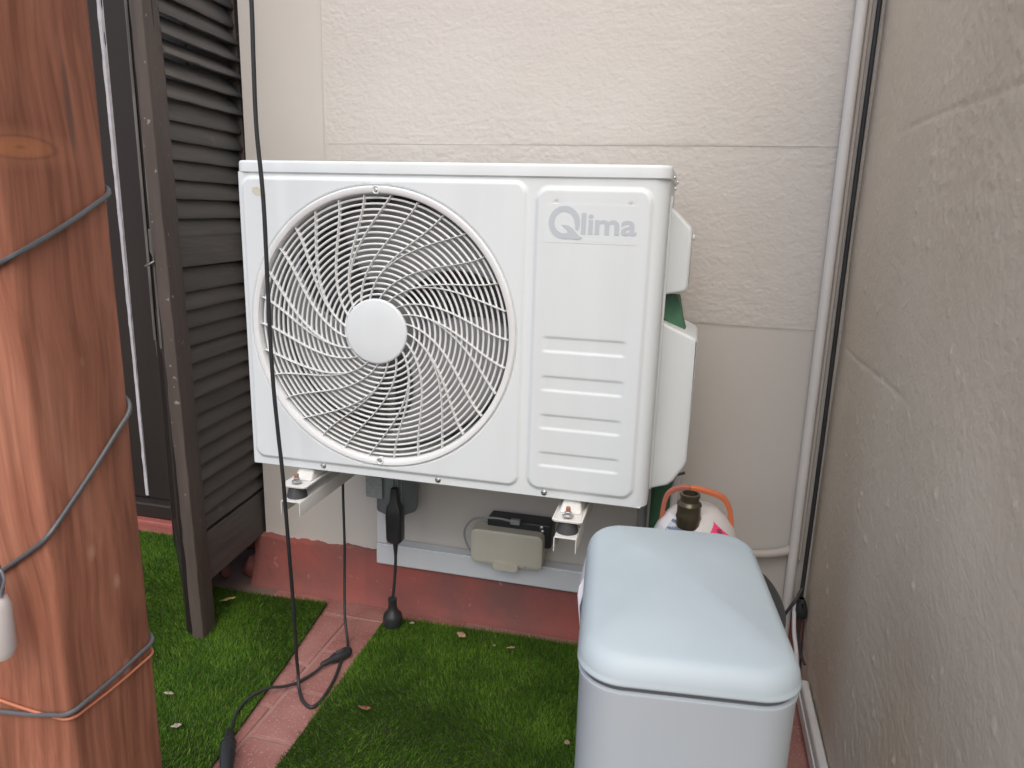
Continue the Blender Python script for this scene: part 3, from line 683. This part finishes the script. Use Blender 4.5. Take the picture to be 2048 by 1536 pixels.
# ------------------------------------------------------------------ pipes right of the unit and in the corner
gp = empty('drain_tube', (-.028, 1.705, 0), 0, 'green insulated tube running down from the valve cover to the floor', 'pipe')
MB().tube(spline([(-.01, -.03, .60), (-.008, .0, .52), (-.008, 0, .40), (-.012, 0, .2), (-.012, 0, .004)], 8), .0235, 16).build('tube', 'green_tube', gp, smooth=True)
MB().tube(spline([(.03, .005, .60), (.026, .01, .52), (.018, .01, .40), (.016, .012, .2), (.014, .012, .004)], 8), .010, 12).build('white_lead', 'white_cable', gp, smooth=True)
MB().tube(spline([(-.055, .02, .56), (-.050, .02, .45), (-.05, .02, .004)], 6), .012, 12).build('grey_lead', 'cable_grey', gp, smooth=True)
MB().tube([(.005, -.022, .538), (.03, -.016, .541), (.045, -.014, .546)], .0035, 8).build('cable_tie', 'black_plastic', gp, smooth=True)
cp = empty('conduit_pipe', (.298, 1.815, 0), 0, 'pale vertical conduit in the corner of the two walls', 'pipe')
MB().tube([(0, 0, 2.9), (0, 0, 1.4), (.002, 0, .3), (.004, 0, .02)], .0118, 18).build('pipe', 'conduit', cp, smooth=True)
MB().tube(spline([(-.002, .008, .33), (-.02, .006, .318), (-.055, .004, .308), (-.10, .004, .302), (-.2, .004, .298)], 6), .011, 12).build('branch_pipe', 'painted_pipe', cp, smooth=True)
for z_ in (.35, 1.05, 1.75):
    pass
MB().tube([(.019, .012, 2.9), (.019, .012, .3)], .005, 10).build('painted_lead', 'painted_pipe', cp, smooth=True)
cc = empty('corner_cable', (.333, 1.80, 0), 0, 'black cable running down the corner beside the pale conduit', 'cable')
MB().tube(spline([(.0, .02, 2.9), (.001, .018, 2.0), (-.001, .02, 1.2), (.0, .016, .6), (-.002, .010, .30), (-.004, .0, .21), (-.002, -.01, .17)], 10), .0052, 10).build('cord', 'cable', cc, smooth=True)
MB().tube(spline([(-.004, .0, .235), (-.02, -.02, .21), (-.045, -.03, .165), (-.06, -.03, .10)], 8), .004, 8).build('tail', 'cable', cc, smooth=True)
MB().tube(spline([(-.004, -.02, .17), (-.004, -.04, .12), (.0, -.08, .095), (.006, -.10, .085)], 8), .003, 8).build('tail', 'cable', cc, smooth=True)
MB().loops([[(x-.004, y-.014, z_) for x, y in rrect(hx, hy, .012, 5)] for z_, hx, hy in ((.160, .010, .010), (.165, .016, .013), (.185, .016, .013), (.205, .010, .009), (.215, .006, .006))]).build('plug', 'black_plastic', cc, smooth=True)
wl = empty('white_wire', (.325, 1.74, 0), 0, 'thin white wire hanging in the corner behind the bin', 'cable')
MB().tube(spline([(-.012, .05, .20), (-.010, .02, .14), (-.004, -.01, .10), (.0, -.03, .06), (.004, -.02, .02)], 8), .005, 8).build('wire', 'white_cable', wl, smooth=True)

# ------------------------------------------------------------------ canister behind the bin
cn = empty('gas_canister', (.045, 1.41, .004), 0, 'white canister with an orange carrying handle and dark neck behind the bin', 'canister')
cprof = [(.070, -.004), (.088, .010), (.092, .025), (.092, .45), (.090, .483), (.084, .512), (.073, .538), (.056, .559), (.040, .571), (.034, .573)]
MB().lathe(cprof, n=48).build('body', 'canister', cn, smooth=True)
def prof_at(t):
    for (ra, za), (rb, zb) in zip(cprof[:-1], cprof[1:]):
        if za <= t <= zb: q = (t-za)/(zb-za+1e-9); return ra+(rb-ra)*q
    return .03
def decal(name, a0, a1, z0, z1, m, off=.0008, mask=None):
    na, nz_ = 36, 30; mb = MB()
    for i in range(nz_+1):
        for j in range(na+1):
            z_ = z0+(z1-z0)*i/nz_; a = R(a0+(a1-a0)*j/na); r = prof_at(z_)+off
            mb.v.append((r*math.cos(a), r*math.sin(a), z_+off*.6))
    for i in range(nz_):
        for j in range(na):
            if mask and not mask((j+.5)/na, (i+.5)/nz_): continue
            q = i*(na+1)+j; mb.f.append((q, q+1, q+na+2, q+na+1))
    return mb.build(name, m, cn, smooth=True)
decal('pink_label', -76, -34, .500, .562, 'pink', .0010, lambda x, y: y < .6+.8*min(x, 1-x))
decal('label_symbol', -68, -50, .512, .532, 'ink', .0016, lambda x, y: abs(x-.5)+abs(y-.4) < .5)
decal('label_symbol', -62, -56, .516, .525, 'label_white', .0022)
decal('label_symbol', -55, -46, .538, .551, 'ink', .0016, lambda x, y: (x*3 % 1) < .6)
decal('paper_label', -165, -100, .49, .560, 'label_white', .0010)
decal('printed_text', -142, -102, .50, .556, 'label_blue', .0016)
MB().lathe([(.0215, .545), (.0235, .552), (.0225, .560), (.0245, .566), (.0225, .573), (.0228, .588), (.0238, .591), (.0222, .595), (.0180, .598), (.0182, .606), (.0196, .609), (.0190, .613), (.0150, .614), (.0140, .600)], (-.018, -.048, .004), 28).build('valve_neck', 'brass_dark', cn, smooth=True)
def strap(pts, wds, name, m):
    L = []; P = spline(pts, 6); n = len(P)
    for i, p in enumerate(P):
        d = (P[min(i+1, n-1)]-P[max(i-1, 0)]).normalized(); w_ = wds[0]+(wds[1]-wds[0])*abs(2*i/(n-1)-1)
        side = Vector((0, 1, 0)); nn = d.cross(side).normalized(); t = .0045
        L.append([p+side*w_*.5+nn*t, p-side*w_*.5+nn*t, p-side*w_*.5-nn*t, p+side*w_*.5-nn*t])
    return MB().loops(L).build(name, m, cn, bevel=.0015)
hz = strap([(-.070, .0, .480), (-.069, .0, .545), (-.062, .0, .590), (-.040, .0, .608), (-.018, .0, .611)], (.013, .013), 'handle', 'orange_faded')
strap([(-.018, .0, .611), (.0, .0, .610), (.036, .0, .602), (.054, .0, .588), (.065, .0, .555), (.069, .0, .490)], (.015, .015), 'handle', 'orange')
# red crate edge low behind the bin
# ------------------------------------------------------------------ bin
bn = empty('waste_bin', (.014, .903, 0), R(6), 'pale blue metal pedal bin with a closed domed lid in the right foreground', 'bin')
HX, HY, RZ = .1250, .188, .631
def bl(ins, z_, r=.052): return [(x, y, z_) for x, y in rrect(HX-ins, HY-ins, max(r-ins, .006), 12)]
L = [bl(.010, .012), bl(.008, .03), bl(.004, .25), bl(.003, RZ-.012), bl(.0015, RZ-.006), bl(.0015, RZ-.0035), bl(.005, RZ-.002)]
MB().loops(L).build('body', 'bin_metal', bn, smooth=True)
MB().loops([bl(.011, .0), bl(.007, .003), bl(.007, .0115)]).build('base_ring', 'black_plastic', bn, smooth=True)
MB().loops([bl(.006, RZ-.0018), bl(.0045, RZ+.0005), bl(.0045, RZ+.0035), bl(.006, RZ+.005)]).build('gasket', 'gasket', bn, smooth=True)
L = [bl(.003, RZ+.0055), bl(.0005, RZ+.0062), bl(-.0005, RZ+.0075), bl(-.0005, RZ+.0095)]
for k in range(1, 13):
    a = R(76)*k/12; L.append(bl(.023*(1-math.cos(a)), RZ+.0085+.030*math.sin(a), .055))
top = L[-1]; zt = top[0][2]
for k in range(1, 21):
    q = 1-k/20*.98; L.append([(x*q, y*q, zt+.0195*(1-q*q)*(.75+.25*(1-q*q))) for x, y, _ in top])
MB().loops(L).build('lid', 'bin_lid', bn, smooth=True)
# hinge arm on the right flank
P = []
for i in range(13):
    t = i/12; y = -.035+.155*t; P.append((HX+.002+.014*math.sin(PI*t)**.6, y, RZ-.004))
L = [[(x-.012, y, z_-.016), (x, y, z_-.016), (x+.001, y, z_+.010), (x-.004, y, z_+.013), (x-.012, y, z_+.013)] for x, y, z_ in P]
MB().loops(L).build('hinge', 'black_plastic', bn, smooth=True)
MB().loops([[(-HX-.001, .052, RZ-.02), (-HX-.001, .06, RZ+.003), (-HX-.001, .13, RZ+.003), (-HX-.001, .13, RZ-.02)],
            [(-HX-.005, .035, RZ-.03), (-HX-.008, .055, RZ-.012), (-HX-.003, .12, RZ-.002), (-HX-.002, .125, RZ-.02)],
            [(-HX-.002, .01, RZ-.05), (-HX-.009, .05, RZ-.022), (-HX-.003, .10, RZ-.014), (-HX-.002, .11, RZ-.03)]]).build('bag_edge', 'bag', bn, smooth=True)

# ------------------------------------------------------------------ wooden post with string lights
post = empty('wooden_post', (-.674, .6125, 0), 0, 'reddish brown squared wooden post in the left foreground wrapped with cords', 'post')
def post_mesh():
    hx, hy = .057, .0635; L = []; n = 90
    for i in range(n+1):
        z_ = 2.6*i/n
        L.append([(x+.0012*noise.noise((x*20, y*20, z_*5)), y+.0012*noise.noise((x*20+9, y*20, z_*5)), z_) for x, y in rrect(hx, hy, .006, 3)])
    return MB().loops(L).build('timber', 'post_wood', post, smooth=True)
post_mesh()
def wrap(levels, off, r, name, m, parent):
    """levels: list of heights at successive corners, starting back-left and going back-right, front-right, front-left"""
    hx, hy = .057+off, .0635+off; cs = [(-hx, hy), (hx, hy), (hx, -hy), (-hx, -hy)]; P = []
    for i, z_ in enumerate(levels):
        c = cs[i % 4]; q = Vector((c[0], c[1], z_)); P.append(q)
    out = []
    for i in range(len(P)-1):
        a, b = P[i], P[i+1]
        for t in (.06, .2, .4, .6, .8, .94):
            q = a.lerp(b, t); bow = .0015*math.sin(PI*t)
            q.z -= .003*math.sin(PI*t)
            out.append(q)
    return MB().tube(spline(out, 3), r, 8).build(name, m, parent, smooth=True)
mat('cord_gloss', (.075, .08, .085), .35, (.11, .115, .12), 9)
sl_ = empty('string_light', (-.674, .6125, 0), 0, 'black string light cord spiralling round the wooden post', 'string light')
wrap([1.21, 1.150, 1.086, 1.04, 1.0, .912, .805, .725, .67, .611, .600, .582, .57], .003, .0026, 'cord', 'cord_gloss', sl_)
BX, BY = .018, -.098
bl_ = MB().lathe([(.004, -.105), (.012, -.101), (.0155, -.092), (.0158, -.045), (.013, -.036), (.009, -.033)], (BX, BY, .785), 24).build('bulb', 'bulb', sl_, smooth=True)
MB().lathe([(.0100, -.034), (.0115, -.030), (.0110, -.004), (.008, .0)], (BX, BY, .785), 20).build('bulb_cap', 'bulb_cap', sl_, smooth=True)
MB().tube(spline([(BX+.008, BY, .782), (BX+.016, BY, .782), (BX+.019, BY, .772), (BX+.013, BY, .758), (BX+.012, BY, .752)], 6), .0014, 6).build('clip', 'bulb_cap', sl_, smooth=True)
ow = empty('orange_wire', (-.674, .6125, 0), 0, 'thin orange wire wound round the lower part of the post', 'wire')
wrap([.63, .594, .592, .602, .61], .0022, .0016, 'strand', 'orange_wire', ow)

# ------------------------------------------------------------------ hanging cables with couplers on the floor
kc = empty('hanging_cable', (-.82, 1.28, 0), 0, 'dark grey cable hanging down in front of the fan grille to the floor', 'cable')
P = [(-.819, 1.28, 2.6), (-.820, 1.28, 1.75), (-.819, 1.28, 1.50), (-.821, 1.28, 1.399), (-.822, 1.28, 1.28), (-.815, 1.28, 1.149), (-.815, 1.28, .97), (-.814, 1.28, .804), (-.811, 1.285, .68), (-.808, 1.29, .585),
     (-.812, 1.305, .43), (-.825, 1.335, .25), (-.842, 1.365, .11), (-.852, 1.385, .045), (-.842, 1.370, .012), (-.812, 1.335, .006), (-.780, 1.322, .006), (-.772, 1.36, .006), (-.780, 1.43, .006), (-.797, 1.50, .008), (-.803, 1.535, .010)]
MB().tube([Vector(p)-Vector((-.82, 1.28, 0)) for p in spline(P, 8)], .0041, 10).build('cord', 'cable', kc, smooth=True)
k2 = empty('rear_cable', (-.80, 1.55, 0), 0, 'black cable dropping from behind the bracket arm to the tiled path', 'cable')
P = [(-.86, 1.70, .60), (-.872, 1.69, .50), (-.872, 1.68, .40), (-.864, 1.665, .25), (-.862, 1.655, .15), (-.846, 1.62, .06), (-.822, 1.585, .014), (-.806, 1.555, .010)]
MB().tube([Vector(p)-Vector((-.80, 1.55, 0)) for p in spline(P, 8)], .0036, 10).build('cord', 'cable', k2, smooth=True)
ct = empty('cable_coupler', (-.808, 1.512, .013), R(62), 'black cable coupler lying on the red tiles between the two lawns', 'connector')
MB().lathe([(.004, -.055), (.0065, -.050), (.0075, -.030), (.013, -.012), (.0145, .0), (.0145, .020), (.012, .030), (.006, .036)], n=16, axis='x').build('shell', 'black_plastic', ct, smooth=True)
MB().box(-.012, .010, -.006, .004, .0125, .0148).build('cover_strip', 'rubber', ct, bevel=.001)
k3 = empty('floor_cable', (-.85, 1.40, 0), 0, 'black cable crossing the tiles from the coupler to the left lawn', 'cable')
P = [(-.828, 1.475, .013), (-.838, 1.440, .008), (-.858, 1.395, .006), (-.880, 1.362, .012), (-.903, 1.335, .022), (-.925, 1.295, .022), (-.928, 1.25, .016), (-.912, 1.21, .016), (-.900, 1.185, .018)]
MB().tube([Vector(p)-Vector((-.85, 1.40, 0)) for p in spline(P, 8)], .0036, 10).build('cord', 'cable', k3, smooth=True)
kp = empty('cord_plug', (-.872, 1.135, .022), R(-58), 'black cable plug half sunk in the left lawn at the tile edge', 'plug')
MB().lathe([(.004, -.062), (.008, -.055), (.009, -.035), (.0135, -.025), (.015, -.01), (.015, .035), (.0135, .04), (.013, .075), (.011, .08)], n=16, axis='x').build('shell', 'black_plastic', kp, smooth=True)
for q in (-.018, .0, .018): MB().lathe([(.0156, q-.002), (.0162, q), (.0156, q+.002)], n=16, axis='x').build('grip_rib', 'black_plastic', kp, smooth=True)

# ------------------------------------------------------------------ artificial lawn
def inside(poly, x, y):
    c = np.zeros(len(x), bool); n = len(poly); j = n-1
    for i in range(n):
        xi, yi = poly[i]; xj, yj = poly[j]
        m = ((yi > y) != (yj > y)) & (x < (xj-xi)*(y-yi)/(yj-yi+1e-12)+xi); c ^= m; j = i
    return c
def turf(name, poly, view, dens, label, seed):
    root = empty(name, (0, 0, 0), 0, label, 'artificial lawn')
    mb = MB(); n = len(poly); mb.v = [(x, y, .0035) for x, y in poly]+[(x, y, .008) for x, y in poly]
    mb.f = [tuple(range(n, 2*n))]+[(i, (i+1) % n, (i+1) % n+n, i+n) for i in range(n)]
    mb.build('backing', 'turf_back', root)
    r = np.random.default_rng(seed); x0, x1, y0, y1 = view
    bx0, bx1 = min(p[0] for p in poly), max(p[0] for p in poly); by0, by1 = min(p[1] for p in poly), max(p[1] for p in poly)
    k = int((bx1-bx0)*(by1-by0)*dens); x = r.uniform(bx0, bx1, k); y = r.uniform(by0, by1, k)
    near = (x > x0) & (x < x1) & (y > y0) & (y < y1)
    m = inside(poly, x, y) & (near | (r.random(k) < .3)); x, y = x[m], y[m]; near = near[m]; k = len(x)
    # slow variation of lean direction
    a = r.uniform(0, 2*PI, k)*.55 + 2.4*np.sin(x*5+seed)+2.0*np.cos(y*6.3+x*2)
    hgt = r.uniform(.006, .014, k)*np.where(r.random(k) < .03, 1.5, 1); lean = r.uniform(.15, 1.0, k)*.013*np.where(r.random(k) < .04, 1.9, 1); wd = r.uniform(.0005, .0009, k)*np.where(near, 1, 2.0)
    tx, ty = np.cos(a), np.sin(a); b = r.uniform(0, 2*PI, k); sx, sy = np.cos(b)*wd, np.sin(b)*wd
    V = np.zeros((k, 5, 3)); z0 = .007
    V[:, 0] = np.stack([x-sx, y-sy, np.full(k, z0)], -1); V[:, 1] = np.stack([x+sx, y+sy, np.full(k, z0)], -1)
    mx, my = x+tx*lean*.35, y+ty*lean*.35
    V[:, 2] = np.stack([mx-sx*.8, my-sy*.8, z0+hgt*.62], -1); V[:, 3] = np.stack([mx+sx*.8, my+sy*.8, z0+hgt*.62], -1)
    V[:, 4] = np.stack([x+tx*lean, y+ty*lean, z0+hgt], -1)
    V = V.reshape(-1, 3); base = np.arange(k)*5
    tri = np.stack([base, base+1, base+3, base, base+3, base+2, base+2, base+3, base+4], -1).reshape(-1, 3)
    me = bpy.data.meshes.new('blades'); me.vertices.add(len(V)); me.vertices.foreach_set('co', V.ravel())
    me.loops.add(tri.size); me.loops.foreach_set('vertex_index', tri.ravel().astype(np.int32))
    me.polygons.add(len(tri)); me.polygons.foreach_set('loop_start', np.arange(0, tri.size, 3, dtype=np.int32)); me.update(calc_edges=True)
    o = link('blades', me, 'turf', root); o['kind'] = 'stuff'
    return root
turf('artificial_lawn', [(-.967, 1.745), (-1.18, 1.728), (-1.40, 1.722), (-1.46, 1.99), (-2.6, 1.99), (-2.6, .1), (-.80, .1), (-.862, .9), (-.897, 1.20), (-.925, 1.45)],
     (-1.95, -.80, .85, 2.0), 145000, 'green artificial lawn left of the red tiled path, under the shutter', 3)
turf('artificial_lawn', [(-.770, 1.722), (-.4, 1.738), (.10, 1.74), (.12, .1), (-.735, .1), (-.745, .8), (-.756, 1.15), (-.762, 1.45)],
     (-.80, .13, .85, 1.76), 145000, 'green artificial lawn right of the red tiled path, in front of the plinth', 4)

# ------------------------------------------------------------------ dead leaves
def leaf_obj(x, y, ln, wd, rz, m, label, seed, z_=.026):
    r = random.Random(seed); V = []; F = []; n = 8
    for i in range(n+1):
        t = i/n; ww = wd*.62*math.sin(PI*min(1, t**1.25))**.9*(1.0 if 0 < i < n else .05)*r.uniform(.75, 1.2); xx = ln*(t-.5)
        curl = .30*wd*r.random()*(1 if i % 2 else .5)
        V += [(xx, -ww, curl*.8+.002*r.random()), (xx, 0, .002*math.sin(6*t)), (xx, ww, curl+.002*r.random())]
    for i in range(n): q = i*3; F += [(q, q+1, q+4, q+3), (q+1, q+2, q+5, q+4)]
    mb = MB(); mb.v, mb.f = V, F; o = mb.build('fallen_leaf', m, None, smooth=True); o.location = (x, y, z_-.002); o.rotation_euler = (r.uniform(-.2, .2), r.uniform(-.15, .15), rz)
    s_ = o.modifiers.new('thick', 'SOLIDIFY'); s_.thickness = .0006
    return tag(o, label, 'leaf', 'dead leaves on the lawn')
leaf_obj(-1.235, 1.655, .048, .011, R(50), 'leaf_yellow', 'long narrow yellow leaf beside the foot of the shutter', 1)
leaf_obj(-.531, 1.674, .030, .016, R(-15), 'leaf_tan', 'broad tan leaf on the lawn close to the red plinth', 2)
leaf_obj(-.388, 1.655, .022, .006, R(10), 'leaf_tan', 'tiny tan leaf sliver in the shade beneath the beige device', 3)
leaf_obj(-.432, 1.651, .011, .005, R(70), 'leaf_pale', 'tiny pale crumb of leaf just left of the tan sliver', 4)
leaf_obj(-.652, 1.33, .030, .013, R(15), 'leaf_brown', 'curled brown leaf on the right lawn near the tiled path', 5)
leaf_obj(-1.110, 1.25, .024, .010, R(20), 'leaf_pale', 'pale grey leaf near the post, the one farther from the camera', 6)
leaf_obj(-1.020, 1.162, .024, .011, R(30), 'leaf_pale', 'pale grey leaf near the post, the one nearer the camera', 7)
leaf_obj(-.185, 1.347, .014, .012, R(60), 'leaf_tan', 'small round tan leaf in the shade left of the bin', 8)
leaf_obj(-.680, 1.69, .016, .007, R(5), 'leaf_pale', 'cream leaf scrap next to the black plug at the plinth', 9)
